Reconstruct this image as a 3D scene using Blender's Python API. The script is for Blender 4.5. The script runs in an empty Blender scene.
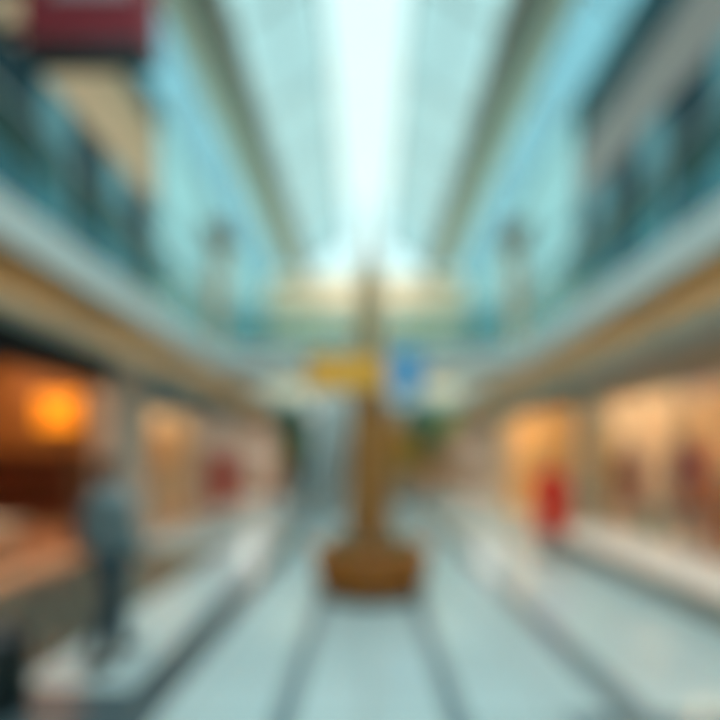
import bpy, bmesh, math, random
from mathutils import Vector, Matrix, Quaternion
random.seed(7)
SC = bpy.context.scene
COL = SC.collection
PI = math.pi
EYE = 1.65

# ------------------------------------------------------------ camera, sky, sun, exposure
cam_data = bpy.data.cameras.new('camera'); cam = bpy.data.objects.new('camera', cam_data); COL.objects.link(cam)
cam.location = (0, 0, EYE); cam.rotation_euler = (PI/2, 0, 0)
cam_data.sensor_width = 36; cam_data.sensor_fit = 'HORIZONTAL'; cam_data.lens = 24
cam_data.shift_x = -7/720; cam_data.shift_y = 98/720
cam_data.clip_start = 0.05; cam_data.clip_end = 500
cam_data.dof.use_dof = True                      # the photograph is thrown far out of focus
cam_data.dof.focus_distance = 0.45
cam_data.dof.aperture_fstop = 0.60
SC.camera = cam

world = bpy.data.worlds.new('sky'); SC.world = world; world.use_nodes = True
nt = world.node_tree; nt.nodes.clear()
wo = nt.nodes.new('ShaderNodeOutputWorld'); bg = nt.nodes.new('ShaderNodeBackground')
tc = nt.nodes.new('ShaderNodeTexCoord'); sx = nt.nodes.new('ShaderNodeSeparateXYZ'); cr = nt.nodes.new('ShaderNodeValToRGB')
cr.color_ramp.elements[0].position = 0.02; cr.color_ramp.elements[0].color = (0.48, 0.76, 0.80, 1)
cr.color_ramp.elements[1].position = 0.45; cr.color_ramp.elements[1].color = (0.77, 0.98, 0.98, 1)
nt.links.new(tc.outputs['Generated'], sx.inputs[0]); nt.links.new(sx.outputs[2], cr.inputs[0])
nt.links.new(cr.outputs[0], bg.inputs[0]); bg.inputs[1].default_value = 1.15
nt.links.new(bg.outputs[0], wo.inputs[0])

sd = bpy.data.lights.new('sun', 'SUN'); sun = bpy.data.objects.new('sun', sd); COL.objects.link(sun)
sd.energy = 11.5; sd.angle = math.radians(120); sd.color = (1.0, 0.95, 0.97)
sun.rotation_euler = (math.radians(20), 0, 0)

vs = SC.view_settings
vs.view_transform = 'Standard'; vs.look = 'None'; vs.gamma = 1; vs.exposure = 0.1; vs.use_curve_mapping = False
SC.cycles.max_bounces = 10; SC.cycles.transparent_max_bounces = 16
SC.cycles.caustics_reflective = False; SC.cycles.caustics_refractive = False
SC.cycles.use_denoising = True

# ------------------------------------------------------------ materials
def srgb(h):
    if isinstance(h, str):
        v = [int(h[i:i+2], 16)/255 for i in (0, 2, 4)]
    else:
        v = [c/255 for c in h]
    return tuple(c/12.92 if c <= .04045 else ((c+.055)/1.055)**2.4 for c in v) + (1,)

def mat(name, colour, rough=.5, metal=0, vary=.08, scale=6, emit=0, bump=0):
    m = bpy.data.materials.new(name); m.use_nodes = True
    n = m.node_tree.nodes; l = m.node_tree.links; b = n['Principled BSDF']
    c = srgb(colour)
    t = n.new('ShaderNodeTexCoord'); z = n.new('ShaderNodeTexNoise'); z.inputs['Scale'].default_value = scale
    z.inputs['Detail'].default_value = 4
    l.new(t.outputs['Object'], z.inputs['Vector'])
    mx = n.new('ShaderNodeMix'); mx.data_type = 'RGBA'
    mx.inputs[6].default_value = tuple(x*(1-vary) for x in c[:3]) + (1,)
    mx.inputs[7].default_value = tuple(min(1, x*(1+vary)) for x in c[:3]) + (1,)
    l.new(z.outputs[0], mx.inputs[0]); l.new(mx.outputs[2], b.inputs['Base Color'])
    b.inputs['Roughness'].default_value = rough; b.inputs['Metallic'].default_value = metal
    if emit:
        b.inputs['Emission Color'].default_value = c; b.inputs['Emission Strength'].default_value = emit
    if bump:
        bp = n.new('ShaderNodeBump'); bp.inputs['Strength'].default_value = bump
        l.new(z.outputs[0], bp.inputs['Height']); l.new(bp.outputs[0], b.inputs['Normal'])
    return m

def wood(name, dark, light, rough=.4, axis='Z', scale=3):
    m = bpy.data.materials.new(name); m.use_nodes = True
    n = m.node_tree.nodes; l = m.node_tree.links; b = n['Principled BSDF']
    t = n.new('ShaderNodeTexCoord'); mp = n.new('ShaderNodeMapping'); z = n.new('ShaderNodeTexNoise')
    s = {'X': (1, 9, 9), 'Y': (9, 1, 9), 'Z': (9, 9, 1)}[axis]
    mp.inputs['Scale'].default_value = s; z.inputs['Scale'].default_value = scale; z.inputs['Detail'].default_value = 6
    r = n.new('ShaderNodeValToRGB'); r.color_ramp.elements[0].position = .3; r.color_ramp.elements[1].position = .7
    r.color_ramp.elements[0].color = srgb(dark); r.color_ramp.elements[1].color = srgb(light)
    l.new(t.outputs['Object'], mp.inputs[0]); l.new(mp.outputs[0], z.inputs['Vector'])
    l.new(z.outputs[0], r.inputs[0]); l.new(r.outputs[0], b.inputs['Base Color'])
    b.inputs['Roughness'].default_value = rough
    return m

def glass(name, tint, refl=1.0, rough=.02, haze=0.0):
    m = bpy.data.materials.new(name); m.use_nodes = True
    n = m.node_tree.nodes; l = m.node_tree.links; n.clear()
    o = n.new('ShaderNodeOutputMaterial'); tr = n.new('ShaderNodeBsdfTransparent'); g = n.new('ShaderNodeBsdfGlossy')
    f = n.new('ShaderNodeFresnel'); f.inputs[0].default_value = 1.45
    mu = n.new('ShaderNodeMath'); mu.operation = 'MULTIPLY'; mu.inputs[1].default_value = refl; mu.use_clamp = True
    mx = n.new('ShaderNodeMixShader'); c = srgb(tint)
    tr.inputs[0].default_value = c; g.inputs['Roughness'].default_value = rough
    g.inputs[0].default_value = (.9, 1, 1, 1)
    l.new(f.outputs[0], mu.inputs[0]); l.new(mu.outputs[0], mx.inputs[0])
    body = tr.outputs[0]
    if haze:
        d = n.new('ShaderNodeBsdfTranslucent'); d.inputs[0].default_value = c
        m2 = n.new('ShaderNodeMixShader'); m2.inputs[0].default_value = haze
        l.new(tr.outputs[0], m2.inputs[1]); l.new(d.outputs[0], m2.inputs[2]); body = m2.outputs[0]
    l.new(body, mx.inputs[1]); l.new(g.outputs[0], mx.inputs[2]); l.new(mx.outputs[0], o.inputs[0])
    return m

def tiles(name, c1, c2, joint, size, rough=.18):
    m = bpy.data.materials.new(name); m.use_nodes = True
    n = m.node_tree.nodes; l = m.node_tree.links; b = n['Principled BSDF']
    t = n.new('ShaderNodeTexCoord'); k = n.new('ShaderNodeTexBrick')
    k.offset = 0; k.inputs['Color1'].default_value = srgb(c1); k.inputs['Color2'].default_value = srgb(c2)
    k.inputs['Mortar'].default_value = srgb(joint); k.inputs['Scale'].default_value = 1
    k.inputs['Mortar Size'].default_value = .006; k.inputs['Brick Width'].default_value = size; k.inputs['Row Height'].default_value = size
    l.new(t.outputs['Object'], k.inputs['Vector']); l.new(k.outputs[0], b.inputs['Base Color'])
    b.inputs['Roughness'].default_value = rough
    return m

M = {}
M['floor'] = tiles('pale_stone_tiles', 'a8bab9', 'b3c4c3', '7d8e8d', .6, .17)
M['floor_shop_l'] = tiles('peach_shop_tiles', 'd9a985', 'd3a27d', '9f7a5c', .5, .25)
M['floor_shop_r'] = tiles('cream_shop_tiles', 'dcc0a0', 'd6b997', 'a58f78', .5, .25)
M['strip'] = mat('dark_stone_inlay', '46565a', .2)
M['strip2'] = mat('grey_stone_inlay', '6d7d80', .2)
M['white'] = mat('white_paint', 'c6cfca', .5)
M['soffit'] = wood('soffit_wood', 'a08050', 'b4925e', .5, 'Y')
M['sign_black'] = mat('black_signboard', '060607', .75)
M['sign_teal'] = mat('slate_blue_signboard', '4f6f7c', .4)
M['sign_grey'] = mat('charcoal_signboard', '3c4546', .4)
M['sign_peach'] = mat('peach_signboard', 'd3a684', .5)
M['sign_dteal'] = mat('dark_teal_signboard', '2d4a4a', .35)
M['pier'] = mat('beige_stone_pier', 'c2ab98', .5)
M['pier2'] = mat('sand_plaster', 'c9b598', .6)
M['cream'] = mat('cream_plaster', 'e6cfa9', .7)
M['beige'] = mat('warm_beige_panels', 'd9b088', .6)
M['greybeige'] = mat('grey_beige_panels', '9a938c', .6)
M['brown_wall'] = wood('brown_shop_wall', '8a5022', 'a86a30', .6, 'X')
M['orange_wall'] = mat('amber_shop_wall', 'e2b880', .7)
M['peach_wall'] = mat('peach_shop_wall', 'f2d9bd', .7)
M['pink_wall'] = mat('dusty_pink_wall', 'c9c4bb', .7)
M['olive'] = mat('olive_grey_steel', 'd6d2ba', .5)
M['dark_beam'] = mat('dark_bronze_steel', '7c7667', .5)
M['mullion'] = mat('grey_aluminium', '8c9c9a', .4, .3)
M['dark_mullion'] = mat('dark_teal_aluminium', '1f3b40', .4, .3)
M['steel'] = mat('brushed_steel', 'a9b2b2', .3, .9)
M['glass_clear'] = glass('clear_roof_glass', 'fbffff', .15)
M['glass_pale'] = glass('pale_green_roof_glass', 'dceaea', .1)
M['glass_blue'] = glass('sky_blue_clerestory_glass', 'c0dde4', .12)
M['glass_win'] = glass('pale_aqua_window_glass', 'd0e8e8', .1)
M['glass_rail'] = glass('teal_balustrade_glass', 'd2e4e6', .45)
M['glass_dark'] = mat('dark_teal_tinted_glass', '083640', .15, 0, .3, .6)
M['glass_dark'].node_tree.nodes['Principled BSDF'].inputs['Specular IOR Level'].default_value = .06
M['glass_mid'] = mat('paler_blue_green_glass', '6ba0a8', .3, 0, .1, .6)  # paler panes that alternate with the dark ones
M['glass_mid'].node_tree.nodes['Principled BSDF'].inputs['Specular IOR Level'].default_value = .1
M['glass_navy'] = mat('petrol_tinted_glass', '2a5a68', .12, 0, .25, .8)
M['glass_shop'] = glass('shop_window_glass', 'f8f6f0', .3)
M['planter'] = wood('amber_brown_wood', '9a5212', 'c4761a', .35, 'Z')
M['planter_dark'] = mat('dark_brown_wood', '5a3512', .4)
M['soil'] = mat('dark_soil', '2a2018', .95, 0, .3, 30)
M['column_wood'] = wood('bronze_brown_wood', '986430', 'b27c40', .4, 'Z')
M['column_pale'] = mat('pale_bronze', 'c0a478', .4, .1)
M['yellow'] = mat('amber_yellow_panel', 'f0b040', .4, emit=.12)  # faint glow added to lift the panel's poorly lit front
M['blue'] = mat('sky_blue_fabric', '4aa0d4', .7)
M['red'] = mat('dark_red_panel', '7a0c1c', .8)
M['red2'] = mat('brick_red_poster', 'b2402f', .5)
M['signgrey'] = mat('rosy_grey_panel', '9a7b7e', .5)
M['black'] = mat('black_metal', '15181a', .4)
M['lamp'] = mat('warm_lamp', 'ffe0b4', .5, emit=38)
M['lamp_soft'] = mat('warm_lamp_panel', 'ffdcb4', .5, emit=20)
M['lamp_orange'] = mat('orange_lightbox', 'ff9a1a', .5, emit=.62)
M['shelf'] = mat('walnut_shelf', '744022', .5)
M['leather_red'] = mat('oxblood_leather', '7c3020', .4)
M['leather_brown'] = mat('chestnut_leather', '94502a', .4)
M['peach_counter'] = mat('peach_laminate', 'd9a17a', .4)
M['leaf'] = mat('green_leaf', '4d7a4f', .5, 0, .35, 3)
M['leaf_olive'] = mat('olive_leaf', '7d8a2a', .5, 0, .35, 3)
M['leaf_teal'] = mat('blue_green_leaf', '4f8a78', .5, 0, .3, 3)
M['flower'] = mat('golden_blossom', 'd9a02c', .6, 0, .2, 4)
M['bark'] = mat('brown_bark', '6b4d30', .9, 0, .3, 12)
M['pot'] = mat('grey_ceramic_pot', '8a8f8c', .4)
M['skin'] = mat('skin', 'c98f70', .5)
M['skin2'] = mat('light_skin', 'd6a385', .5)
M['hair'] = mat('dark_brown_hair', '2c1a10', .5, 0, .3, 40)
M['hair2'] = mat('brown_hair', '4a2f20', .5, 0, .3, 40)
M['coat_red'] = mat('red_wool', 'dc241a', .8)
M['coat_grey'] = mat('blue_grey_knit', '7a8a8c', .85)
M['denim'] = mat('dark_teal_denim', '163a46', .8)
M['tights'] = mat('rose_tights', 'd0a898', .7)
M['shoe'] = mat('dark_shoe', '2b2523', .4)
M['bag_orange'] = mat('orange_leather', 'd06a20', .5)
M['mann'] = mat('ivory_mannequin', 'c99a80', .4)
M['dress_rust'] = mat('rust_cloth', '9c4a30', .8)
M['dress_crimson'] = mat('crimson_cloth', 'b03a44', .8)
M['skirt_orange'] = mat('burnt_orange_cloth', 'd8701c', .8)
M['teal_box'] = mat('grey_teal_cloth', '6f8d88', .6)
M['step'] = mat('grey_ribbed_step', 'a9aeab', .4, .2)
M['rubber'] = mat('black_rubber', '1a1d1e', .5)
M['lime'] = mat('lime_green_panel', 'a9c46a', .5)
M['ledge'] = mat('white_stone_ledge', 'd9d0c6', .4)
M['end_wall'] = mat('apricot_plaster', 'f6c8a0', .7)
M['column'] = mat('tan_stone', 'a8906e', .6)
M['dark_tile_shade'] = tiles('dark_border_tiles_shade', '4d5850', '454f49', '363e3a', .3, .2)
M['lamp_fill'] = mat('pale_fill_panel', 'fff0de', .5, emit=4)
M['lamp_cove'] = mat('warm_cove_strip', 'ffdca8', .5, emit=5)
M['lamp_far'] = mat('neutral_lamp_panel', 'fff0e0', .5, emit=42)
M['glass_fill'] = glass('grey_tinted_fill_glass', '9aa6a6', .3)
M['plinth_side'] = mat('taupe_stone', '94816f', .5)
M['eye'] = mat('dark_eye', '1b1310', .2)
M['lip'] = mat('lips', '96504a', .5)
M['sofa'] = mat('charcoal_bin_metal', '14201f', .4)

# ------------------------------------------------------------ mesh helpers
def box(bm, x0, x1, y0, y1, z0, z1, mi=0):
    v = [bm.verts.new(p) for p in ((x0,y0,z0),(x1,y0,z0),(x1,y1,z0),(x0,y1,z0),(x0,y0,z1),(x1,y0,z1),(x1,y1,z1),(x0,y1,z1))]
    for f in ((0,3,2,1),(4,5,6,7),(0,1,5,4),(1,2,6,5),(2,3,7,6),(3,0,4,7)):
        bm.faces.new([v[i] for i in f]).material_index = mi
def quad_slab(bm, pts, off):
    """a slab: polygon pts plus the same polygon moved by off"""
    a = [bm.verts.new(p) for p in pts]; b = [bm.verts.new(Vector(p)+Vector(off)) for p in pts]
    bm.faces.new(a); bm.faces.new(b[::-1]); n = len(pts)
    for i in range(n): bm.faces.new((a[i], b[i], b[(i+1)%n], a[(i+1)%n]))
def lathe(bm, prof, n=32, cx=0, cy=0, mi=0, sx=1, sy=1):
    rings = []
    for r, z in prof:
        rings.append([bm.verts.new((cx+r*sx*math.cos(2*PI*i/n), cy+r*sy*math.sin(2*PI*i/n), z)) for i in range(n)])
    for a, b in zip(rings, rings[1:]):
        for i in range(n):
            f = bm.faces.new((a[i], a[(i+1)%n], b[(i+1)%n], b[i])); f.material_index = mi; f.smooth = n > 12
    if prof[0][0] > 1e-5: bm.faces.new(rings[0][::-1]).material_index = mi
    if prof[-1][0] > 1e-5: bm.faces.new(rings[-1]).material_index = mi
def tube(bm, pts, radii, n=10, mi=0, flat=1.0, ref=(0, 1, 0)):
    pts = [Vector(p) for p in pts]
    if not hasattr(radii, '__len__'): radii = [radii]*len(pts)
    rings = []
    for i, p in enumerate(pts):
        d = (pts[min(i+1, len(pts)-1)] - pts[max(i-1, 0)]).normalized()
        rf = Vector(ref)
        if abs(d.dot(rf)) > .95: rf = Vector((1, 0, 0))
        u = d.cross(rf).normalized(); w = d.cross(u).normalized(); r = radii[i]
        rings.append([bm.verts.new(p + u*r*math.cos(2*PI*k/n) + w*r*flat*math.sin(2*PI*k/n)) for k in range(n)])
    for a, b in zip(rings, rings[1:]):
        for k in range(n):
            f = bm.faces.new((a[k], a[(k+1)%n], b[(k+1)%n], b[k])); f.smooth = True; f.material_index = mi
    bm.faces.new(rings[0][::-1]).material_index = mi; bm.faces.new(rings[-1]).material_index = mi
def ball(bm, c, r, mi=0, seg=12, rot=None):
    rx, ry, rz = r if hasattr(r, '__len__') else (r, r, r)
    mt = Matrix.Translation(c) @ (rot or Matrix()) @ Matrix.Diagonal((rx, ry, rz, 1))
    k = bmesh.ops.create_uvsphere(bm, u_segments=seg, v_segments=max(6, seg*2//3), radius=1, matrix=mt)
    for v in k['verts']:
        for f in v.link_faces: f.smooth = True; f.material_index = mi
def obj(name, bm, m, parent=None, bevel=0):
    bmesh.ops.recalc_face_normals(bm, faces=bm.faces)
    me = bpy.data.meshes.new(name); bm.to_mesh(me); bm.free()
    o = bpy.data.objects.new(name, me); COL.objects.link(o)
    for x in (m if isinstance(m, (list, tuple)) else [m]): me.materials.append(x)
    if parent: o.parent = parent
    if bevel:
        b = o.modifiers.new('bevel', 'BEVEL'); b.width = bevel; b.segments = 2; b.limit_method = 'ANGLE'
    return o
def boxo(name, dims, m, parent=None, bevel=0):
    bm = bmesh.new(); box(bm, *dims); return obj(name, bm, m, parent, bevel)
def struct(o): o['kind'] = 'structure'; return o
def tag(o, label, cat, group=None, kind=None):
    o['label'] = label; o['category'] = cat
    if group: o['group'] = group
    if kind: o['kind'] = kind
    return o
def thing(name, label, cat, loc=(0,0,0), rz=0, group=None):
    o = bpy.data.objects.new(name, None); COL.objects.link(o); o.location = loc; o.rotation_euler = (0,0,rz)
    o.empty_display_size = .1
    return tag(o, label, cat, group)
def copy_tree(o, parent=None):
    c = o.copy(); COL.objects.link(c); c.parent = parent
    for ch in list(o.children): copy_tree(ch, c)
    return c

# ------------------------------------------------------------ large structure
A, B, U = 3.7, 4.69, 5.6            # gallery edge, ground shop fronts, upper shop fronts
ZS, ZT = 3.9, 4.37                  # gallery underside and upper floor
Y0, Y1 = -6.0, 27.0
ZR = EYE + 10.5                     # eaves of the roof

struct(boxo('floor', (-A-.99, A+.99, Y0, Y1, -.2, 0), M['floor']))
for s, side in ((-1, 'left'), (1, 'right')):
    def xb(x0, x1): return (min(s*x0, s*x1), max(s*x0, s*x1))
    struct(boxo('floor_shops_'+side, (*xb(B, 9.3), Y0, Y1, -.2, 0), M['floor_shop_l'] if s < 0 else M['floor_shop_r']))
    struct(boxo('gallery_slab_'+side, (*xb(A+.06, 9.3), Y0, Y1, ZS, ZT), M['white']))
    g = struct(boxo('trim_1' if s < 0 else 'trim_2', (*xb(A, A+.06), Y0, Y1, ZS-.02, ZT), M['white']))
    struct(boxo('ceiling_soffit_'+side, (*xb(A+.06, B), Y0, Y1, ZS-.03, ZS-.001), M['soffit']))
    struct(boxo('trim_3' if s < 0 else 'trim_4', (*xb(B, B+.3), Y0, Y1, 3.46 if s < 0 else 3.32, ZS-.001), M['white']))
    struct(boxo('ceiling_shops_'+side, (*xb(B+.3, 9.0), Y0, Y1, 3.5, 3.6), M['cream']))
    for (ya, yb, wm) in (((Y0, 8.9, 'brown_wall'), (8.9, 13.7, 'cream'), (13.7, Y1, 'pink_wall')) if s < 0 else ((Y0, 10.1, 'peach_wall'), (10.1, 16.5, 'orange_wall'), (16.5, Y1, 'pink_wall'))):
        struct(boxo('wall_'+side, (*xb(9.0, 9.3), ya, yb, 0, ZS), M[wm]))
    # upper level, solid part near the camera
    struct(boxo('wall_upper_'+side, (*xb(U, U+.3), Y0, 12.7, EYE+6.65, EYE+(8.75 if s < 0 else 8.1)), M['beige'] if s < 0 else M['greybeige']))
    bm = bmesh.new()
    ph = (7.6 if s < 0 else 8.35) - .525 - 2.1*7; k = 0
    while ph+k*1.05 < 12.7:
        a_, b_ = max(Y0, ph+k*1.05), min(12.7, ph+(k+1)*1.05)
        if b_ > a_+.01: box(bm, *xb(U+.02, U+.12), a_, b_, ZT, EYE+6.65, k % 2)
        k += 1
    w = struct(obj('window_1' if s < 0 else 'window_2', bm, [M['glass_dark'], M['glass_mid']]))
    bm = bmesh.new(); y = ph
    while y < 12.8:
        if y > Y0: box(bm, *xb(U-.04, U+.14), y-.04, y+.04, ZT, EYE+6.65)
        y += 1.05
    box(bm, *xb(U-.04, U+.14), Y0, 12.7, ZT+2.3, ZT+2.38)
    obj('window_frame', bm, M['dark_mullion'], w)
    bm = bmesh.new(); ub = EYE+(8.75 if s < 0 else 8.1); box(bm, *xb(U+.02, U+.12), Y0, 12.7, ub, EYE+9.6)
    w = struct(obj('window_3' if s < 0 else 'window_4', bm, M['glass_navy']))
    bm = bmesh.new()
    for k in range(13): box(bm, *xb(U-.03, U+.14), Y0+k*1.55-.04, Y0+k*1.55+.04, ub, EYE+9.6)
    obj('window_frame', bm, M['dark_mullion'], w)
    # glazed upper wall further back
    bm = bmesh.new(); box(bm, *xb(U+.05, U+.08), 12.9, Y1, ZT, EYE+9.6)
    w = struct(obj('window_5' if s < 0 else 'window_6', bm, M['glass_win']))
    bm = bmesh.new()
    for k in range(8): yy = 12.8+k*2.02; box(bm, *xb(U-.02, U+.12), yy-.06, yy+.06, ZT, EYE+9.6)
    for z in (ZT+.05, ZT+3.0, EYE+6.65, EYE+9.55): box(bm, *xb(U-.01, U+.11), 12.9, Y1, z-.05, z+.05)
    obj('window_frame', bm, M['mullion'], w)
    # sloping clerestory
    bm = bmesh.new()
    quad_slab(bm, [(s*(U+.05), Y0, EYE+9.6), (s*(U+.05), Y1, EYE+9.6), (s*4.75, Y1, ZR), (s*4.75, Y0, ZR)], (0, 0, .03))
    w = struct(obj('window_7' if s < 0 else 'window_8', bm, M['glass_blue']))
    bm = bmesh.new(); y = Y0
    while y <= Y1:
        quad_slab(bm, [(s*(U+.05), y-.04, EYE+9.58), (s*(U+.05), y+.04, EYE+9.58), (s*4.75, y+.04, ZR-.02), (s*4.75, y-.04, ZR-.02)], (0, 0, -.08)); y += 3.3
    obj('window_frame', bm, M['mullion'], w)
    # eaves beams
    struct(boxo('trim_5' if s < 0 else 'trim_6', (*xb(3.92, 4.78), Y0, Y1, ZR-.02, ZR+.4), M['olive']))
    struct(boxo('ceiling_beam_'+side, (*xb(3.3, 3.92), Y0, Y1, ZR-.25, ZR+.4), M['dark_beam']))
    # pitched roof glazing
    bm = bmesh.new()
    quad_slab(bm, [(s*3.35, Y0, ZR+.3), (s*3.35, Y1, ZR+.3), (s*1.2, Y1, EYE+12.2), (s*1.2, Y0, EYE+12.2)], (0, 0, .03))
    w = struct(obj('window_9' if s < 0 else 'window_10', bm, M['glass_pale']))
    bm = bmesh.new(); y = Y0
    while y <= Y1:
        quad_slab(bm, [(s*3.35, y-.05, ZR+.27), (s*3.35, y+.05, ZR+.27), (s*1.2, y+.05, EYE+12.17), (s*1.2, y-.05, EYE+12.17)], (0, 0, -.14)); y += 3.0
    quad_slab(bm, [(s*2.3, Y0, EYE+11.47), (s*2.3, Y1, EYE+11.47), (s*2.24, Y1, EYE+11.5), (s*2.24, Y0, EYE+11.5)], (0, 0, -.08))
    box(bm, *xb(1.14, 1.26), Y0, Y1, EYE+12.08, EYE+12.22)
    obj('window_frame', bm, M['mullion'], w)
    bm = bmesh.new()
    quad_slab(bm, [(s*1.2, Y0, EYE+12.2), (s*1.2, Y1, EYE+12.2), (0, Y1, EYE+12.5), (0, Y0, EYE+12.5)], (0, 0, .03))
    struct(obj('window_11' if s < 0 else 'window_12', bm, M['glass_clear']))
# end wall, ground to gable
struct(boxo('wall_back', (-9.3, 9.3, Y1, Y1+.3, 0, ZT), M['pier2']))
struct(boxo('wall_back_upper', (-U, U, Y1, Y1+.3, ZT, 11.85), M['end_wall']))
bm = bmesh.new()
quad_slab(bm, [(-U, Y1, 11.85), (U, Y1, 11.85), (4.7, Y1, ZR), (3.35, Y1, ZR+.3), (1.2, Y1, EYE+12.2), (0, Y1, EYE+12.5), (-1.2, Y1, EYE+12.2), (-3.35, Y1, ZR+.3), (-4.7, Y1, ZR)], (0, .03, 0))
w = struct(obj('window_13', bm, M['glass_clear']))
bm = bmesh.new()
for x in (-3.3, -1.2, 1.2, 3.3): box(bm, x-.05, x+.05, Y1-.06, Y1, 11.85, ZR+.4)
obj('window_frame', bm, M['mullion'], w)
struct(boxo('trim_7', (-U, U, Y1-.15, Y1, 11.5, 11.85), M['cream']))
struct(boxo('wall_front', (-9.3, 9.3, Y0-.3, Y0, 0, 1.0), M['greybeige']))
bm = bmesh.new()
quad_slab(bm, [(-9.3, Y0-.02, 1.0), (9.3, Y0-.02, 1.0), (9.3, Y0-.02, ZT), (U, Y0-.02, ZT), (U, Y0-.02, EYE+9.6), (4.7, Y0-.02, ZR), (0, Y0-.02, EYE+12.5), (-4.7, Y0-.02, ZR), (-U, Y0-.02, EYE+9.6), (-U, Y0-.02, ZT), (-9.3, Y0-.02, ZT)], (0, -.03, 0))
w = struct(obj('window_16_fill', bm, M['glass_fill']))  # unseen glazing behind the camera, added to let in front fill light
bm = bmesh.new()
for x in (-5.6, -2.8, 0, 2.8, 5.6): box(bm, x-.05, x+.05, Y0-.08, Y0, 1.0, EYE+9.6)
for z in (ZT, EYE+6.65): box(bm, -U, U, Y0-.08, Y0, z-.05, z+.05)
obj('window_frame', bm, M['mullion'], w)

# dark inlays in the floor, the left ones enlarged as painted corner shade
for k, (x, wd, m) in enumerate(((-1.52, .36, 'strip'), (-.53, .15, 'strip2'), (.57, .15, 'strip2'), (1.72, .26, 'strip2'))):
    struct(boxo('trim_%d' % (10+k), (x-wd/2, x+wd/2, Y0, Y1, 0, .004), M[m]))
struct(boxo('trim_14', (1.25, 3.4, 2.75, 3.08, .004, .007), M['strip2']))
struct(boxo('trim_15', (-2.55, -1.7, 2.6, 3.42, 0, .004), M['strip']))  # cross band enlarged so its dark colour stands in for corner darkening
struct(boxo('trim_16', (-B, -2.55, Y0, 8.8, 0, .004), M['dark_tile_shade']))  # tile border, widened to paint corner darkening into the floor

# ------------------------------------------------------------ shops: partitions, piers, signboards
def shop_row(s, bays):
    """bays: (y0, y1, pier_to, wall material, sign material, name)"""
    def xb(x0, x1): return (min(s*x0, s*x1), max(s*x0, s*x1))
    for (y0, y1, pier, wm, sm, sign_label, sz) in bays:
        struct(boxo('wall_partition', (*xb(B+.35, 9.0), y1, y1+.15, 0, 3.5), wm))
        struct(boxo('wall_pier', (*xb(B-.03, B+.35), y1, pier, 0, 3.46 if s < 0 else 3.32), M['pier'] if s < 0 else M['pier2'], bevel=.02))
        if y1 < 0: continue
        o = boxo('shop_signboard', (*xb(B, B+.2), y0+.02, y1-.02, sz, 3.46 if s < 0 else 3.32), sm, bevel=.01)
        tag(o, sign_label, 'sign')
shop_row(-1, [
    (-6, -1.2, -.4, M['brown_wall'], M['sign_black'], 'black signboard over the shop front behind the camera on the left', 2.93),
    (-.4, 8.8, 10.3, M['brown_wall'], M['sign_black'], 'black signboard over the dark brown shop nearest on the left', 2.93),
    (10.3, 13.6, 14.1, M['cream'], M['sign_teal'], 'slate blue signboard over the cream lit shop on the left', 2.74),
    (14.1, 17.4, 18.0, M['pink_wall'], M['sign_grey'], 'charcoal signboard over the dusty pink shop on the left', 2.93),
    (18.0, 26.2, 27.0, M['pink_wall'], M['sign_peach'], 'peach signboard over the farthest shop on the left', 2.93)])
shop_row(1, [
    (-6, -1.2, -.4, M['peach_wall'], M['sign_peach'], 'peach signboard over the shop front behind the camera on the right', 2.75),
    (-.4, 10.0, 10.75, M['peach_wall'], M['sign_peach'], 'peach brown signboard over the shop window with mannequins', 2.75),
    (10.75, 16.4, 17.2, M['orange_wall'], M['sign_dteal'], 'dark teal signboard over the amber lit shop on the right', 2.93),
    (17.2, 26.2, 27.0, M['pink_wall'], M['sign_peach'], 'pale peach signboard over the farthest shop on the right', 2.93)])

# warm panels of light on the shop ceilings
def shop_lights(s, ys, xs, m, label, group, size=(.5, .5), z=3.5):
    for x in xs:
        for y in ys:
            t = thing('ceiling_light', label, 'ceiling light', (s*x, y, z), 0, group)
            bm = bmesh.new(); box(bm, -size[0]/2-.04, size[0]/2+.04, -size[1]/2-.04, size[1]/2+.04, -.04, 0); obj('housing', bm, M['white'], t)
            bm = bmesh.new(); box(bm, -size[0]/2, size[0]/2, -size[1]/2, size[1]/2, -.05, -.04); obj('diffuser', bm, m, t)
shop_lights(-1, (3.6, 5.8, 8.0), (5.45, 6.35), M['lamp_soft'], 'square warm ceiling light inside the brown shop nearest on the left', 'brown shop ceiling lights')
shop_lights(-1, (11.6, 13.0), (5.45, 6.35), M['lamp_soft'], 'square warm ceiling light inside the cream shop on the left', 'cream shop ceiling lights', (.4, .4))
shop_lights(-1, (15.8, 19.4, 22, 24.6), (5.9,), M['lamp_far'], 'square warm ceiling light inside the farther pink shops on the left', 'pink shop ceiling lights')
shop_lights(1, (4.2, 6.6, 9.0), (5.45, 6.35), M['lamp'], 'square warm ceiling light above the shop window with mannequins', 'mannequin shop ceiling lights', (.42, .42))
shop_lights(1, (11.7, 13.6, 15.5), (5.45, 6.35), M['lamp'], 'square warm ceiling light inside the amber shop on the right', 'amber shop ceiling lights', (.42, .42))
def far_fill_lights(ys, xs, z, label, group):
    for x in xs:
        for y in ys:
            t = thing('ceiling_light', label, 'ceiling light', (x, y, z), 0, group)
            bm = bmesh.new(); box(bm, -.64, .64, -.34, .34, -.04, 0); obj('housing', bm, M['white'], t)
            bm = bmesh.new(); box(bm, -.6, .6, -.3, .3, -.05, -.04); obj('diffuser', bm, M['lamp_fill'], t)
far_fill_lights((21.4, 24.6), (-2.2, 0.2, 2.4), ZS, 'wide fill light added under the far end gallery', 'far gallery fill lights')  # lamps added only to brighten the dim far end
shop_lights(1, (18.6, 21.2, 24), (5.9,), M['lamp_far'], 'square warm ceiling light inside the farthest shop on the right', 'far right shop ceiling lights')
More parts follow.
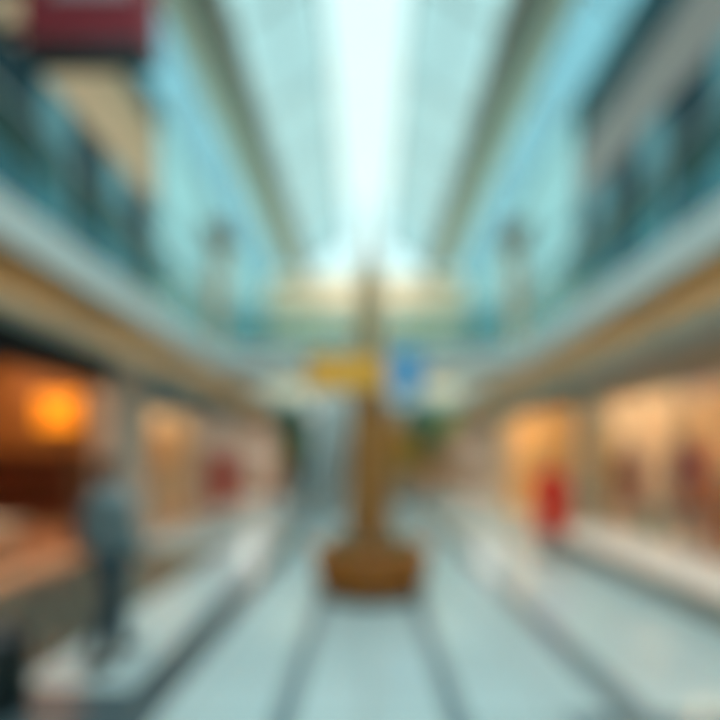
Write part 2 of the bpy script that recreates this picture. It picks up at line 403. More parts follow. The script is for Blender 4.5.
# cove lights on a ledge below the soffits, shining up
for s in (-1, 1):
    for k in range(6):
        ya = .2+k*3.9
        t = thing('cove_light', 'warm cove light on the ledge below the wooden soffit along the %s shops' % ('left' if s < 0 else 'right'), 'cove light', (s*(B-.07), ya, 3.56), 0, 'cove lights %s' % ('left' if s < 0 else 'right'))
        bm = bmesh.new(); box(bm, -.07, .07, 0, 3.7, -.03, 0); box(bm, *sorted((-s*.07, -s*.055)), 0, 3.7, 0, .05); obj('ledge', bm, M['white'], t)
        bm = bmesh.new(); box(bm, -.025, .025, .03, 3.67, .001, .012); obj('light_strip', bm, M['lamp_cove'], t)
# round downlights in the soffits
for s in (-1, 1):
    for k in range(9):
        t = thing('downlight', 'round warm downlight in the wooden soffit along the %s' % ('left shops' if s < 0 else 'right shops'), 'downlight',
                  (s*4.2, 2.2+k*2.4, ZS-.03), 0, 'soffit downlights %s' % ('left' if s < 0 else 'right'))
        bm = bmesh.new(); lathe(bm, [(.11, -.03), (.13, -.03), (.13, 0), (.11, 0)], 20); obj('rim', bm, M['steel'], t)
        bm = bmesh.new(); lathe(bm, [(.11, -.02), (.11, -.01)], 20); obj('lens', bm, M['lamp_cove'], t)

# ------------------------------------------------------------ balustrades on the galleries and bridge
def balustrade(label, s=None, y0=Y0, y1=Y1, x=None, cross=None, group=None):
    t = thing('glass_balustrade', label, 'railing', (0, 0, ZT), 0, group)
    L = []
    if cross is None:
        y = y0
        while y < y1-.1:
            e = min(y+1.5, y1); L.append((y, e)); y = e
        for (p, q) in L:
            bm = bmesh.new(); box(bm, x-.008, x+.008, p+.03, q-.03, .06, 1.08); obj('glass_panel', bm, M['glass_rail'], t)
            bm = bmesh.new(); box(bm, x-.03, x+.03, p-.025, p+.025, 0, 1.08); obj('post', bm, M['steel'], t)
        bm = bmesh.new(); tube(bm, [(x, y0, 1.12), (x, y1, 1.12)], .035, 10, ref=(0,0,1)); obj('handrail', bm, M['steel'], t)
    else:
        yy = cross; n = 5; x0, x1 = x
        for k in range(n):
            p = x0+(x1-x0)*k/n; q = x0+(x1-x0)*(k+1)/n
            bm = bmesh.new(); box(bm, p+.03, q-.03, yy-.008, yy+.008, .06, 1.08); obj('glass_panel', bm, M['glass_rail'], t)
            bm = bmesh.new(); box(bm, p-.025, p+.025, yy-.03, yy+.03, 0, 1.08); obj('post', bm, M['steel'], t)
        bm = bmesh.new(); tube(bm, [(x0, yy, 1.12), (x1, yy, 1.12)], .035, 10, ref=(0,0,1)); obj('handrail', bm, M['steel'], t)
    return t
BY0, BY1 = 11.9, 14.4
balustrade('teal glass balustrade with steel rail along the left upper gallery', y0=-5.9, y1=BY0-.1, x=-(A+.12))
balustrade('teal glass balustrade with steel rail along the right upper gallery', y0=-5.9, y1=BY0-.1, x=A+.12)
balustrade('teal glass balustrade on the left gallery beyond the bridge', y0=BY1+.1, y1=20.2, x=-(A+.12))
balustrade('teal glass balustrade on the right gallery beyond the bridge', y0=BY1+.1, y1=20.2, x=A+.12)
struct(boxo('bridge_slab', (-A, A, BY0, BY1, ZS, ZT), M['white']))
balustrade('glass balustrade on the near edge of the bridge across the atrium', cross=BY0+.1, x=(-A+.05, A-.05))
balustrade('glass balustrade on the far edge of the bridge across the atrium', cross=BY1-.1, x=(-A+.05, A-.05))
struct(boxo('gallery_slab_back', (-A, A, 20.3, Y1, ZS, ZT), M['white']))
# columns on the gallery beside the bridge
for s in (-1, 1):
    side = 'left' if s < 0 else 'right'
    t = thing('gallery_column', 'tall sandy column with dark cap on the upper gallery at the %s end of the bridge' % side, 'column', (s*3.98, 12.9, ZT))
    bm = bmesh.new(); lathe(bm, [(.30, 0), (.30, .25), (.22, .3), (.20, 2.9), (.22, 3.0)], 24); obj('shaft', bm, M['column'], t)
    bm = bmesh.new(); box(bm, -.27, .27, -.27, .27, 3.0, 3.12); box(bm, -.34, .34, -.34, .34, 3.12, 3.5); obj('capital', bm, M['dark_beam'], t)

# ------------------------------------------------------------ round planter and signpost column
PY = 5.98
t = thing('round_planter', 'low round amber brown wooden planter at the centre of the atrium floor', 'planter', (.05, PY, 0))
bm = bmesh.new(); lathe(bm, [(.60, 0), (.62, .10)], 48); obj('base_plinth', bm, M['planter_dark'], t)
bm = bmesh.new()
lathe(bm, [(.63, .10), (.67, .30), (.68, .50), (.62, .50), (.58, .44)], 48)
for k in range(40):
    a = 2*PI*k/40
    tube(bm, [(.635*math.cos(a), .635*math.sin(a), .10), (.675*math.cos(a), .675*math.sin(a), .30), (.685*math.cos(a), .685*math.sin(a), .5)], .022, 6)
obj('basin', bm, M['planter'], t)
bm = bmesh.new(); lathe(bm, [(.60, .5), (.72, .5), (.725, .54), (.71, .57), (.61, .57), (.60, .55), (.60, .5)], 48); obj('rim', bm, M['planter'], t)
bm = bmesh.new(); lathe(bm, [(.57, .42), (.57, .46), (.3, .48)], 36); obj('soil', bm, M['soil'], t)
def shrub_mesh(n, cx, cy, cz, rx, ry, rz, leaf, rnd, mi=0):
    bm = bmesh.new()
    for i in range(n):
        while True:
            p = Vector((rnd.uniform(-1, 1), rnd.uniform(-1, 1), rnd.uniform(-1, 1)))
            if .25 < p.length < 1: break
        c = Vector((cx+p.x*rx, cy+p.y*ry, cz+p.z*rz))
        d = (p + Vector((rnd.uniform(-.6, .6), rnd.uniform(-.6, .6), rnd.uniform(-.2, .9)))).normalized()
        u = d.cross(Vector((rnd.uniform(-1, 1), rnd.uniform(-1, 1), rnd.uniform(-1, 1)))).normalized()
        w_ = d.cross(u)*.15; L = leaf*rnd.uniform(.6, 1.2)
        a = bm.verts.new(c); b = bm.verts.new(c+d*L*.5+u*L*.22+w_*L); e = bm.verts.new(c+d*L); f = bm.verts.new(c+d*L*.5-u*L*.22+w_*L)
        bm.faces.new((a, b, e, f)).material_index = mi
    return bm
rnd = random.Random(3)
g = obj('foliage', shrub_mesh(420, 0, 0, .52, .5, .5, .10, .1, rnd), M['leaf'], t)

t = thing('signpost_column', 'tapering bronze brown signpost column rising from the round wooden planter', 'signpost', (.03, PY, .49))
bm = bmesh.new(); lathe(bm, [(.30, 0), (.30, .16), (.26, .2), (.28, .5), (.275, 1.3), (.23, 1.75), (.20, 1.95)], 12); obj('lower_shaft', bm, M['column_wood'], t)
bm = bmesh.new(); lathe(bm, [(.22, 1.95), (.22, 2.02), (.18, 2.06), (.16, 3.3), (.12, 3.55)], 12); obj('upper_shaft', bm, M['column_pale'], t)
bm = bmesh.new(); lathe(bm, [(.12, 3.55), (.13, 3.6), (.05, 3.68), (.07, 3.78), (.035, 3.9), (.012, 4.5)], 16); obj('finial', bm, M['column_pale'], t)
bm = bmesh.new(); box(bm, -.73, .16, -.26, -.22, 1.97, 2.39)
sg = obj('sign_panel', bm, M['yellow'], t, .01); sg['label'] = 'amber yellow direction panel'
bm = bmesh.new()
for (a_, b_, c_, d_) in ((-.75, .18, 1.95, 1.97), (-.75, .18, 2.39, 2.41), (-.75, -.73, 1.95, 2.41), (.16, .18, 1.95, 2.41)): box(bm, a_, b_, -.27, -.21, c_, d_)
obj('panel_frame', bm, M['planter_dark'], sg)

# blue banner hanging from the bridge
t = thing('hanging_banner', 'sky blue banner hanging on the front of the bridge right of the signpost', 'banner', (.98, BY0-.06, 0))
bm = bmesh.new(); nseg = 10
vs_ = [[bm.verts.new((-.38+.76*i/8, .02*math.sin(j*.9+i*.7), 4.3-1.15*j/nseg)) for i in range(9)] for j in range(nseg+1)]
for j in range(nseg):
    for i in range(8): bm.faces.new((vs_[j][i], vs_[j][i+1], vs_[j+1][i+1], vs_[j+1][i])).smooth = True
o = obj('cloth', bm, M['blue'], t); md = o.modifiers.new('thick', 'SOLIDIFY'); md.thickness = .008
for z_ in (4.31, 3.15):
    bm = bmesh.new(); tube(bm, [(-.42, 0, z_), (.42, 0, z_)], .018, 8); obj('rod', bm, M['steel'], t)

# red projecting sign on the upper left
t = thing('projecting_sign', 'large dark red box sign projecting from the upper left wall', 'sign', (-3.95, 7.05, EYE+5.95))
bm = bmesh.new(); box(bm, -.98, .80, -.22, .22, 0, 1.25); obj('box', bm, M['red'], t, .02)
bm = bmesh.new(); box(bm, -.98, .80, -.21, .21, -.12, -.002); obj('underside_shade', bm, M['black'], t)  # black strip standing in for the sign's unlit underside
bm = bmesh.new(); box(bm, -.55, .6, -.235, -.222, .62, 1.05); b = obj('face_panel', bm, M['signgrey'], t); b['label'] = 'rosy grey band on the red sign'
for z_ in (.25, .9):
    bm = bmesh.new(); box(bm, -1.65, -.98, -.05, .05, z_, z_+.12); obj('bracket', bm, M['black'], t)

# ------------------------------------------------------------ brown shop, nearest on the left
PX = 8.8
t = thing('lightbox', 'glowing orange lightbox on the wall of the brown shop', 'lightbox', (-5.6, PX-.06, 2.14))
bm = bmesh.new(); box(bm, -.42, .42, -.02, .05, 0, .70); obj('frame', bm, M['shelf'], t)
bm = bmesh.new(); box(bm, -.39, .39, -.035, -.02, .03, .67); obj('panel', bm, M['lamp_orange'], t)
def shelving(x0, x1, yb, label):
    t = thing('shelf_unit', label, 'shelves', ((x0+x1)/2, yb, 0)); hw = (x1-x0)/2
    bm = bmesh.new(); box(bm, -hw, hw, -.03, 0, 0, 1.75); obj('back_panel', bm, M['shelf'], t)
    for sx_ in (-1, 1):
        bm = bmesh.new(); box(bm, *(sorted((sx_*hw, sx_*(hw-.04)))), -.42, -.03, 0, 1.75); obj('side_panel', bm, M['shelf'], t)
    for z in (.55, .95, 1.35, 1.75):
        bm = bmesh.new(); box(bm, -hw, hw, -.42, -.03, z-.035, z); obj('shelf', bm, M['shelf'], t)
    bm = bmesh.new(); box(bm, -hw+.04, hw-.04, -.40, -.03, .0, .5); p = obj('lower_front', bm, M['peach_counter'], t); p['label'] = 'peach coloured lower front'
shelving(-7.9, -5.15, PX-.01, 'walnut shelf unit of handbags below the orange lightbox')
def handbag(m, label, group):
    t = thing('handbag', label, 'handbag', (0,0,0), 0, group)
    bm = bmesh.new(); quad_slab(bm, [(-.15, -.06, 0), (.15, -.06, 0), (.12, -.045, .19), (-.12, -.045, .19)], (0, .12, 0))
    obj('body', bm, m, t, .02)
    bm = bmesh.new(); quad_slab(bm, [(-.125, -.075, .10), (.125, -.075, .10), (.12, -.06, .2), (-.12, -.06, .2)], (0, .02, 0)); obj('flap', bm, m, t, .004)
    bm = bmesh.new(); tube(bm, [(.08*math.cos(a), 0, .18+.1*math.sin(a)) for a in [PI*k/8 for k in range(9)]], .009, 6); obj('handle', bm, M['shelf'], t)
    bm = bmesh.new(); box(bm, -.015, .015, -.085, -.074, .10, .125); obj('clasp', bm, M['steel'], t)
    return t
protos = [handbag(M['leather_red'], 'oxblood leather handbag on the walnut shelves of the brown shop', 'oxblood handbags on the shelves'),
          handbag(M['leather_brown'], 'chestnut leather handbag on the walnut shelves of the brown shop', 'chestnut handbags on the shelves')]
used = [False, False]
for r_, z in enumerate((.55, .95, 1.35)):
    for k in range(7):
        i = (r_+k) % 2
        o = protos[i] if not used[i] else copy_tree(protos[i]); used[i] = True
        o.location = (-7.62+k*.375, PX-.24, z); o.rotation_euler = (0, 0, rnd.uniform(-.15, .15))
t = thing('display_counter', 'long peach display counter standing inside the brown shop', 'counter', (-6.3, 7.2, 0))
bm = bmesh.new(); box(bm, -.9, .9, -.3, .3, .08, .62); obj('body', bm, M['peach_counter'], t, .02)
bm = bmesh.new(); box(bm, -.86, .86, -.26, .26, 0, .08); obj('plinth', bm, M['shelf'], t)
bm = bmesh.new(); box(bm, -.95, .95, -.35, .35, .62, .67); obj('top', bm, M['peach_wall'], t, .01)

# cream shop display on the left
t = thing('display_cabinet', 'white display cabinet inside the cream shop on the left', 'cabinet', (-6.1, 12.6, 0), .0)
bm = bmesh.new(); box(bm, -.7, .7, -.25, .25, 0, .9); obj('body', bm, M['cream'], t, .01)
bm = bmesh.new(); box(bm, -.74, .74, -.29, .29, .9, .94); obj('top', bm, M['pier2'], t)
for k in range(3):
    bm = bmesh.new(); box(bm, -.66+k*.45, -.24+k*.45, -.27, -.25, .06, .84); d = obj('door', bm, M['peach_wall'], t)
    bm = bmesh.new(); box(bm, -.29+k*.45, -.27+k*.45, -.29, -.27, .4, .52); obj('handle', bm, M['steel'], d)
t = thing('wall_poster', 'pale framed poster on the far wall of the cream shop', 'poster', (-5.9, 13.58, 1.35))
bm = bmesh.new(); box(bm, -.45, .45, -.02, 0, 0, 1.1); obj('frame', bm, M['shelf'], t)
bm = bmesh.new(); box(bm, -.41, .41, -.027, -.02, .04, 1.06); obj('sheet', bm, M['orange_wall'], t)
t = thing('poster_stand', 'brick red poster stand on the floor outside the cream shop', 'sign stand', (-3.62, 12.1, 0))
bm = bmesh.new(); box(bm, -.36, .36, -.025, .025, .5, 1.8); obj('board', bm, M['red2'], t, .008)
bm = bmesh.new(); box(bm, -.38, -.36, -.035, .035, .04, 1.82); box(bm, .36, .38, -.035, .035, .04, 1.82); box(bm, -.38, .38, -.035, .035, 1.8, 1.82); obj('frame', bm, M['steel'], t)
bm = bmesh.new(); box(bm, -.42, .42, -.22, .22, 0, .04); obj('foot', bm, M['black'], t, .01)

# ------------------------------------------------------------ right window with plinth
RX = 4.62
struct(boxo('window_plinth', (3.40, RX+1.2, -1, 9.6, .25, .30), M['ledge'], bevel=.01))
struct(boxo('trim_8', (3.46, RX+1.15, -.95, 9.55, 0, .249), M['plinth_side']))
w = struct(boxo('window_14', (4.55, 4.565, 1.0, 9.9, .30, 2.75), M['glass_shop']))
bm = bmesh.new()
for y in (1.0, 4.0, 7.0, 9.9): box(bm, 4.53, 4.585, y-.025, y+.025, .30, 2.75)
obj('window_frame', bm, M['steel'], w)
w = struct(boxo('window_15', (4.72, 4.735, 10.8, 13.4, 0, 2.93), M['glass_shop']))
bm = bmesh.new()
for y in (10.8, 12.1, 13.4): box(bm, 4.7, 4.755, y-.025, y+.025, 0, 2.93)
obj('window_frame', bm, M['steel'], w)

# ------------------------------------------------------------ people
def skin_mesh(chains, sub=2):
    """chains: dict name -> (pos, rx, ry), edges list; returns bmesh of the grown surface"""
    verts, edges, root = chains
    me = bpy.data.meshes.new('tmp'); names = list(verts)
    me.from_pydata([verts[k][0] for k in names], [(names.index(a), names.index(b)) for a, b in edges], [])
    o = bpy.data.objects.new('tmp', me); COL.objects.link(o)
    o.modifiers.new('s', 'SKIN'); 
    if not me.skin_vertices:
        bpy.context.view_layer.objects.active = o
        me.skin_vertices_ensure() if hasattr(me, 'skin_vertices_ensure') else bpy.ops.mesh.customdata_skin_add()
    sv = me.skin_vertices[0].data
    for i, k in enumerate(names):
        sv[i].radius = (verts[k][1], verts[k][2]); sv[i].use_root = (k == root)
    ss = o.modifiers.new('ss', 'SUBSURF'); ss.levels = sub; ss.render_levels = sub
    dg = bpy.context.evaluated_depsgraph_get()
    ev = bpy.data.meshes.new_from_object(o.evaluated_get(dg))
    bm = bmesh.new(); bm.from_mesh(ev)
    for f in bm.faces: f.smooth = True
    bpy.data.objects.remove(o); bpy.data.meshes.remove(me); bpy.data.meshes.remove(ev)
    return bm

def figure(name, label, cat, loc, rz, H=1.66, stride=.16, skin='skin', face=True, hair=None, top=None, skirt=None,
           trousers=None, shoes='shoe', arm_bend=.15, hem=.95, flare=.2, group=None, hair_long=False):
    """a figure facing local -Y"""
    t = thing(name, label, cat, loc, rz, group); k = H/1.70
    V = lambda x, y, z: (x*k, y*k, z*k)
    st = stride
    J = {'pelvis': (V(0, 0, .96), .13*k, .095*k), 'waist': (V(0, 0, 1.10), .115*k, .085*k), 'chest': (V(0, .01, 1.28), .145*k, .10*k),
         'upper': (V(0, .01, 1.39), .10*k, .075*k), 'neck': (V(0, 0, 1.46), .05*k, .052*k), 'jaw': (V(0, -.012, 1.535), .06*k, .078*k),
         'brow': (V(0, -.005, 1.61), .075*k, .092*k), 'crown': (V(0, .008, 1.655), .06*k, .072*k)}
    E = [('pelvis', 'waist'), ('waist', 'chest'), ('chest', 'upper'), ('upper', 'neck'), ('neck', 'jaw'), ('jaw', 'brow'), ('brow', 'crown')]
    arms, legs = {}, {}
    for s in (-1, 1):
        n = 'L' if s < 0 else 'R'; fw = s*st
        sh = (s*.165, .01, 1.385); el = (s*.215, .03+fw*.35, 1.11); wr = (s*.21, -.03-arm_bend+fw*.5, .88)
        hd = (s*.205, -.045-arm_bend+fw*.52, .82)
        arms[s] = (sh, el, wr, hd)
        J['sh'+n] = (V(*sh), .055*k, .055*k); J['el'+n] = (V(*el), .040*k, .040*k); J['wr'+n] = (V(*wr), .026*k, .022*k); J['hd'+n] = (V(*hd), .022*k, .038*k)
        E += [('upper', 'sh'+n), ('sh'+n, 'el'+n), ('el'+n, 'wr'+n), ('wr'+n, 'hd'+n)]
        hp = (s*.09, 0, .87); kn = (s*.095, -.03-fw*.6 if fw > 0 else -.01-fw*.5, .49); an = (s*.095, -fw*1.2+.03, .09); to = (s*.11, -fw*1.2-.12, .035)
        legs[s] = (hp, kn, an, to)
        J['hp'+n] = (V(*hp), .082*k, .085*k); J['kn'+n] = (V(*kn), .052*k, .055*k); J['an'+n] = (V(*an), .034*k, .038*k); J['to'+n] = (V(*to), .034*k, .022*k)
        E += [('pelvis', 'hp'+n), ('hp'+n, 'kn'+n), ('kn'+n, 'an'+n), ('an'+n, 'to'+n)]
    bm = skin_mesh((J, E, 'pelvis'))
    for s in (-1, 1):                               # five separate fingers to a hand
        hd = Vector(arms[s][3])
        for q, (dy, L) in enumerate(((-.03, .068), (-.01, .078), (.01, .074), (.028, .058))):
            b0 = hd + Vector((0, dy, -.015)); b1 = b0 + Vector((-s*.004, -.004, -L*.5)); b2 = b1 + Vector((-s*.014, -.008, -L*.45))
            tube(bm, [V(*b0), V(*b1), V(*b2)], [.009*k, .0085*k, .0065*k], 8)
        b0 = hd + Vector((0, -.03, .02)); b1 = b0 + Vector((-s*.012, -.03, -.02)); b2 = b1 + Vector((-s*.01, -.012, -.025))
        tube(bm, [V(*b0), V(*b1), V(*b2)], [.011*k, .010*k, .0075*k], 8)
    # nose and ears
    tube(bm, [V(0, -.088, 1.60), V(0, -.108, 1.575), V(0, -.092, 1.562)], [.006*k, .014*k, .009*k], 8, ref=(1,0,0))
    for s in (-1, 1): ball(bm, V(s*.078, .0, 1.585), (.010*k, .020*k, .030*k), 0, 10)
    mats = [M[skin]]
    if face:
        mats += [M['eye'], M['lip']]
        for s in (-1, 1): ball(bm, V(s*.030, -.084, 1.603), (.012*k, .008*k, .007*k), 1, 8)
        ball(bm, V(0, -.090, 1.54), (.022*k, .008*k, .006*k), 2, 8)
    obj('body', bm, mats, t)
    if hair:
        bm = bmesh.new()
        ball(bm, V(0, .018, 1.632), (.088*k, .098*k, .082*k), 0, 20)
        bm2 = [v for v in bm.verts if v.co.y < -.055*k and v.co.z < 1.64*k]
        for v in bm2: v.co.y = -.055*k
        if hair_long:
            rings = [(.078, .085, .02, 1.62), (.09, .075, .045, 1.52), (.095, .06, .06, 1.42), (.08, .045, .075, 1.33), (.03, .02, .08, 1.29)]
        else:
            rings = [(.080, .07, .03, 1.60), (.07, .055, .045, 1.53), (.045, .03, .05, 1.49)]
        lv = []
        for rx, ry, cy, z in rings: lv.append([bm.verts.new(V(rx*math.cos(2*PI*i/20), cy+ry*math.sin(2*PI*i/20), z)) for i in range(20)])
        for a, b in zip(lv, lv[1:]):
            for i in range(20): bm.faces.new((a[i], a[(i+1)%20], b[(i+1)%20], b[i])).smooth = True
        bm.faces.new(lv[0]); bm.faces.new(lv[-1])
        obj('hair', bm, M[hair], t)
    def loft(bm, rings, n=28):
        lv = [[bm.verts.new(V(cx+rx*math.cos(2*PI*i/n)*(1+.0*i), cy+ry*math.sin(2*PI*i/n), z)) for i in range(n)] for rx, ry, cx, cy, z in rings]
        for a, b in zip(lv, lv[1:]):
            for i in range(n): bm.faces.new((a[i], a[(i+1)%n], b[(i+1)%n], b[i])).smooth = True
        bm.faces.new(lv[0]); bm.faces.new(lv[-1])
    if top:
        bm = bmesh.new()
        rg = [(.065, .065, 0, 0, 1.475), (.10, .085, 0, .005, 1.445), (.19, .112, 0, .01, 1.415), (.195, .125, 0, .01, 1.34), (.185, .13, 0, .005, 1.25), (.155, .115, 0, 0, 1.10), (.17, .13, 0, 0, .98)]
        if hem < .95: rg += [(.17+flare*.4, .13+flare*.5, 0, 0, (hem+.98)/2), (.17+flare*.7, .13+flare*.9, 0, 0, hem)]
        else: rg += [(.175, .135, 0, 0, .92)]
        loft(bm, rg)
        for s in (-1, 1):
            sh, el, wr, hd = [Vector(p) for p in arms[s]]
            tube(bm, [V(*(sh+Vector((-s*.05, 0, .0)))), V(*(sh+Vector((s*.01, 0, -.02)))), V(*((sh+el)/2)), V(*el), V(*((el+wr)/2)), V(*(wr+Vector((0,0,.02))))],
                 [.06*k, .078*k, .066*k, .057*k, .05*k, .043*k], 14)
        obj('coat' if hem < .9 else 'top', bm, M[top], t)
    if skirt:
        bm = bmesh.new(); loft(bm, [(.14, .11, 0, 0, 1.08), (.175, .14, 0, 0, .95), (.22, .19, 0, 0, .7), (.27, .24, 0, 0, .42)]); obj('skirt', bm, M[skirt], t)
    if trousers:
        bm = bmesh.new(); loft(bm, [(.150, .115, 0, 0, 1.06), (.172, .135, 0, 0, .95), (.165, .13, 0, 0, .86), (.12, .10, 0, 0, .80)])
        for s in (-1, 1):
            hp, kn, an, to = [Vector(p) for p in legs[s]]
            tube(bm, [V(*(hp+Vector((0,0,.03)))), V(*((hp+kn)/2)), V(*kn), V(*((kn+an)/2)), V(*(an+Vector((0,0,.0))))], [.10*k, .088*k, .07*k, .064*k, .058*k], 16, ref=(1,0,0))
        obj('trousers', bm, M[trousers], t)
    if shoes:
        for s in (-1, 1):
            hp, kn, an, to = [Vector(p) for p in legs[s]]
            bm = bmesh.new()
            tube(bm, [V(an.x, an.y+.035, .05), V(an.x, an.y, .058), V(an.x, an.y-.06, .052), V(to.x, to.y, .042), V(to.x, to.y-.045, .036)],
                 [.030*k, .045*k, .044*k, .046*k, .028*k], 14, flat=.9, ref=(1,0,0))
            for v in bm.verts: v.co.z = max(v.co.z, 0.0)
            obj('shoe', bm, M[shoes], t)
    return t

figure('person', 'person in a knee length red coat standing outside the amber lit shop', 'person', (2.97, 7.75, 0), -.35, 1.66, .12, 'skin2', True, 'hair', 'coat_red', None, 'tights', 'shoe', .05, .45, .13, hair_long=True)
tb = thing('shoulder_bag', 'orange leather bag carried by the person in red', 'bag', (3.26, 7.80, .62), 0)
bm = bmesh.new(); quad_slab(bm, [(-.12, -.06, 0), (.12, -.06, 0), (.10, -.04, .26), (-.10, -.04, .26)], (0, .10, 0)); obj('body', bm, M['bag_orange'], tb, .02)
bm = bmesh.new(); tube(bm, [(-.08, .0, .24), (-.05, 0, .34), (0, 0, .38), (.05, 0, .34), (.08, 0, .24)], .008, 6); obj('strap', bm, M['bag_orange'], tb)
figure('person', 'person in a blue grey top and dark trousers walking near the left shop', 'person', (-2.06, 3.85, 0), 2.6, 1.66, .15, 'skin', True, 'hair2', 'coat_grey', None, 'denim', 'shoe', .03, .95)

# mannequins in the right window
figure('mannequin', 'mannequin in crimson top and burnt orange skirt in the shop window', 'mannequin', (4.88, 7.25, .301), -.5, 1.78, .04, 'mann', False, None, 'dress_crimson', 'skirt_orange', None, None, .12)
figure('mannequin', 'mannequin in rust top and rust skirt at the far end of the shop window', 'mannequin', (4.95, 9.05, .301), -.5, 1.72, .04, 'mann', False, None, 'dress_rust', 'dress_rust', None, None, .10)
for (x, y, w_, h_, m, lab) in ((4.99, 6.45, .58, .92, 'skirt_orange', 'burnt orange display cube below the crimson topped mannequin'),
                               (4.88, 8.25, .22, .5, 'teal_box', 'grey teal display cube between the two mannequins')):
    t = thing('display_cube', lab, 'display cube', (x, y, .301))
    bm = bmesh.new(); box(bm, -w_/2, w_/2, -w_/2, w_/2, 0, h_); obj('body', bm, M[m], t, .01)
    bm = bmesh.new(); box(bm, -w_/2-.015, w_/2+.015, -w_/2-.015, w_/2+.015, h_, h_+.025); obj('top', bm, M[m], t, .005)
# clothes rail at the back of the peach shop
t = thing('clothes_rail', 'steel clothes rail standing in the peach shop behind the mannequins', 'clothes rail', (6.6, 9.3, 0))
bm = bmesh.new(); tube(bm, [(-.8, 0, 0), (-.8, 0, 1.5)], .015); tube(bm, [(.8, 0, 0), (.8, 0, 1.5)], .015); tube(bm, [(-.8, 0, 1.5), (.8, 0, 1.5)], .015); obj('frame', bm, M['steel'], t)
for x in (-.8, .8):
    bm = bmesh.new(); tube(bm, [(x, -.25, .015), (x, .25, .015)], .015, ref=(1,0,0)); obj('foot', bm, M['steel'], t)
gm = None
for i, (cn, cm) in enumerate((('rust', 'dress_rust'), ('burnt orange', 'skirt_orange'), ('crimson', 'dress_crimson'), ('ivory', 'cream'), ('grey teal', 'teal_box'), ('peach', 'peach_counter'))):
    t = thing('hanging_garment', '%s garment hanging on the steel clothes rail in the peach shop' % cn, 'garment', (5.98+i*.25, 9.3, .42))
    bm = bmesh.new(); 
    rr = [(.03, .16, 1.0), (.05, .22, .95), (.05, .19, .7), (.06, .22, .35), (.07, .27, 0)]
    lv = [[bm.verts.new((rx*math.cos(2*PI*q/16), ry*math.sin(2*PI*q/16), z)) for q in range(16)] for rx, ry, z in rr]
    for a, b in zip(lv, lv[1:]):
        for q in range(16): bm.faces.new((a[q], a[(q+1)%16], b[(q+1)%16], b[q])).smooth = True
    bm.faces.new(lv[0]); bm.faces.new(lv[-1]); obj('cloth', bm, M[cm], t)
    bm = bmesh.new(); tube(bm, [(0, 0, 1.0), (0, 0, 1.05), (0, .02, 1.08), (0, 0, 1.095), (0, -.02, 1.08)], .004, 6, ref=(1,0,0)); obj('hanger', bm, M['steel'], t)

# amber shop counter on the right
t = thing('shop_counter', 'amber brown counter inside the amber lit shop on the right', 'counter', (6.2, 14.2, 0))
bm = bmesh.new(); box(bm, -.8, .8, -.3, .3, 0, .95); obj('body', bm, M['column_wood'], t, .01)
bm = bmesh.new(); box(bm, -.85, .85, -.35, .35, .95, 1.0); obj('top', bm, M['cream'], t)

# ------------------------------------------------------------ trees and escalator at the far end
def tree(label, x, y, h, seed, upper, lower, r=.75):
    rr = random.Random(seed)
    t = thing('potted_tree', label, 'tree', (x, y, 0))
    bm = bmesh.new(); lathe(bm, [(.24, 0), (.33, .5), (.35, .55), (.31, .55), (.29, .48)], 28); obj('pot', bm, M['pot'], t)
    bm = bmesh.new(); lathe(bm, [(.285, .44), (.285, .49)], 24); obj('soil', bm, M['soil'], t)
    bm = bmesh.new(); tube(bm, [(0, 0, .45), (.03, 0, 1.1), (-.02, .02, 1.7), (0, 0, h-.6)], [.06, .05, .045, .02], 10)
    for q in range(5):
        a = q*1.3; tube(bm, [(0, 0, 1.3+q*.22), (.35*math.cos(a), .35*math.sin(a), 1.6+q*.25)], [.025, .01], 6)
    obj('trunk', bm, M['bark'], t)
    bm = shrub_mesh(1100, 0, 0, h-.75, r, r, .8, .2, rr); f = obj('crown', bm, M[upper], t)
    bm = shrub_mesh(700, 0, 0, h-1.75, r*.85, r*.85, .6, .18, rr); f = obj('lower_foliage', bm, M[lower], t); f['label'] = 'yellower lower foliage'
tree('potted tree with blue green crown standing left of the escalator', -2.9, 18.6, 3.75, 1, 'leaf_teal', 'leaf_olive', .6)
tree('potted tree with green crown standing right of the signpost', 2.12, 18.4, 3.75, 2, 'leaf_teal', 'leaf_olive', .62)
t = thing('flowering_shrub', 'golden flowering shrub in a pot just right of the signpost column', 'shrub', (1.22, 17.2, 0))
bm = bmesh.new(); lathe(bm, [(.3, 0), (.38, .5), (.40, .55), (.35, .55), (.33, .48)], 28); obj('pot', bm, M['pot'], t)
bm = bmesh.new(); tube(bm, [(0, 0, .3), (0, 0, 1.5)], [.04, .02], 8); obj('stem', bm, M['bark'], t)
obj('foliage', shrub_mesh(300, 0, 0, 1.5, .4, .4, .8, .14, rnd), M['leaf_olive'], t)
obj('blossom', shrub_mesh(700, 0, 0, 2.0, .45, .45, .6, .15, rnd), M['flower'], t)

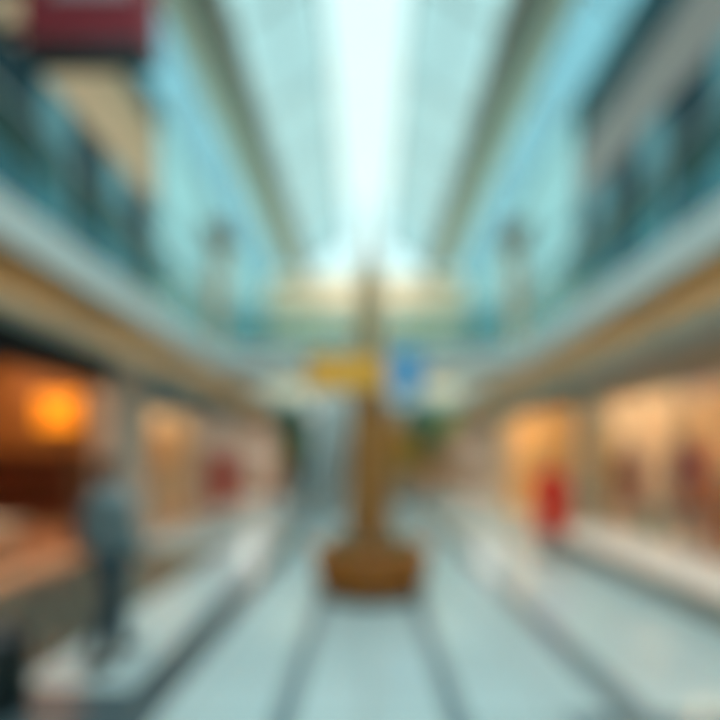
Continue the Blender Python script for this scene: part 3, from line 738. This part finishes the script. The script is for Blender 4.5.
def escalator(x, y0, y1):
    t = thing('escalator', 'escalator with pale side panels rising to the far gallery behind the signpost', 'escalator', (x, 0, 0))
    zt = ZT
    for s in (-1, 1):
        bm = bmesh.new(); xa, xb_ = sorted((s*.5, s*.62))
        quad_slab(bm, [(xa, y0-1.0, 0), (xa, y0-1.0, .5), (xa, y0, .55), (xa, y1, zt+.45), (xa, y1, zt-.7), (xa, y0+1.2, 0)], (xb_-xa, 0, 0)); obj('side_panel', bm, M['white'], t)
        bm = bmesh.new(); quad_slab(bm, [(s*.56, y0-.9, .5), (s*.56, y0-.9, .95), (s*.56, y0, 1.0), (s*.56, y1, zt+.95), (s*.56, y1, zt+.45), (s*.56, y0, .55)], (.012, 0, 0)); obj('glass_panel', bm, M['glass_rail'], t)
        bm = bmesh.new(); tube(bm, [(s*.565, y0-1.0, .6), (s*.565, y0-1.08, .8), (s*.565, y0-.9, .98), (s*.565, y0, 1.03), (s*.565, y1, zt+.98)], .035, 8, ref=(1,0,0)); obj('handrail', bm, M['rubber'], t)
    n = 20
    for k in range(n):
        yy = y0+(y1-y0)*k/n; zz = .15+(zt-.1)*k/n
        bm = bmesh.new(); box(bm, -.49, .49, yy, yy+(y1-y0)/n, zz-.2, zz); obj('step', bm, M['step'], t)
    bm = bmesh.new(); box(bm, -.49, .49, y0-1.0, y0, 0, .03); obj('landing_plate', bm, M['steel'], t)
escalator(-1.35, 15.4, 20.25)

t = thing('hanging_sign', 'lime green sign hung beneath the far gallery, right of the trees', 'sign', (3.35, 20.2, 2.85))
bm = bmesh.new(); box(bm, -.4, .45, -.03, .03, 0, .62); obj('board', bm, M['lime'], t, .01)
bm = bmesh.new(); tube(bm, [(-.3, 0, .62), (-.3, 0, 1.05)], .008, 6); tube(bm, [(.35, 0, .62), (.35, 0, 1.05)], .008, 6); obj('hanger', bm, M['steel'], t)
# end shop fronts on the back wall
for k, x in enumerate((-3.2, 0.0, 3.2)):
    w = struct(boxo('door_%d' % (k+1), (x-.9, x+.9, Y1-.06, Y1-.01, 0, 2.5), M['glass_navy'] if k != 2 else M['beige']))
    bm = bmesh.new(); box(bm, x-.96, x-.9, Y1-.1, Y1, 0, 2.56); box(bm, x+.9, x+.96, Y1-.1, Y1, 0, 2.56); box(bm, x-.96, x+.96, Y1-.1, Y1, 2.5, 2.56); box(bm, x-.02, x+.02, Y1-.1, Y1-.05, 0, 2.5)
    obj('door_frame', bm, M['mullion'], w)
    bm = bmesh.new(); tube(bm, [(x+.1, Y1-.12, .9), (x+.1, Y1-.12, 1.5)], .015, 8); obj('door_handle', bm, M['steel'], w)

# dark litter bin at the lower left corner of the view
t = thing('litter_bin', 'dark round litter bin on the floor in front of the brown shop', 'bin', (-2.42, 3.15, 0))
bm = bmesh.new(); lathe(bm, [(.17, 0), (.18, .03), (.18, .42), (.17, .45)], 28); obj('body', bm, M['sofa'], t)
bm = bmesh.new(); lathe(bm, [(.19, .45), (.19, .48), (.15, .52), (.10, .52), (.10, .47)], 28); obj('lid', bm, M['black'], t)
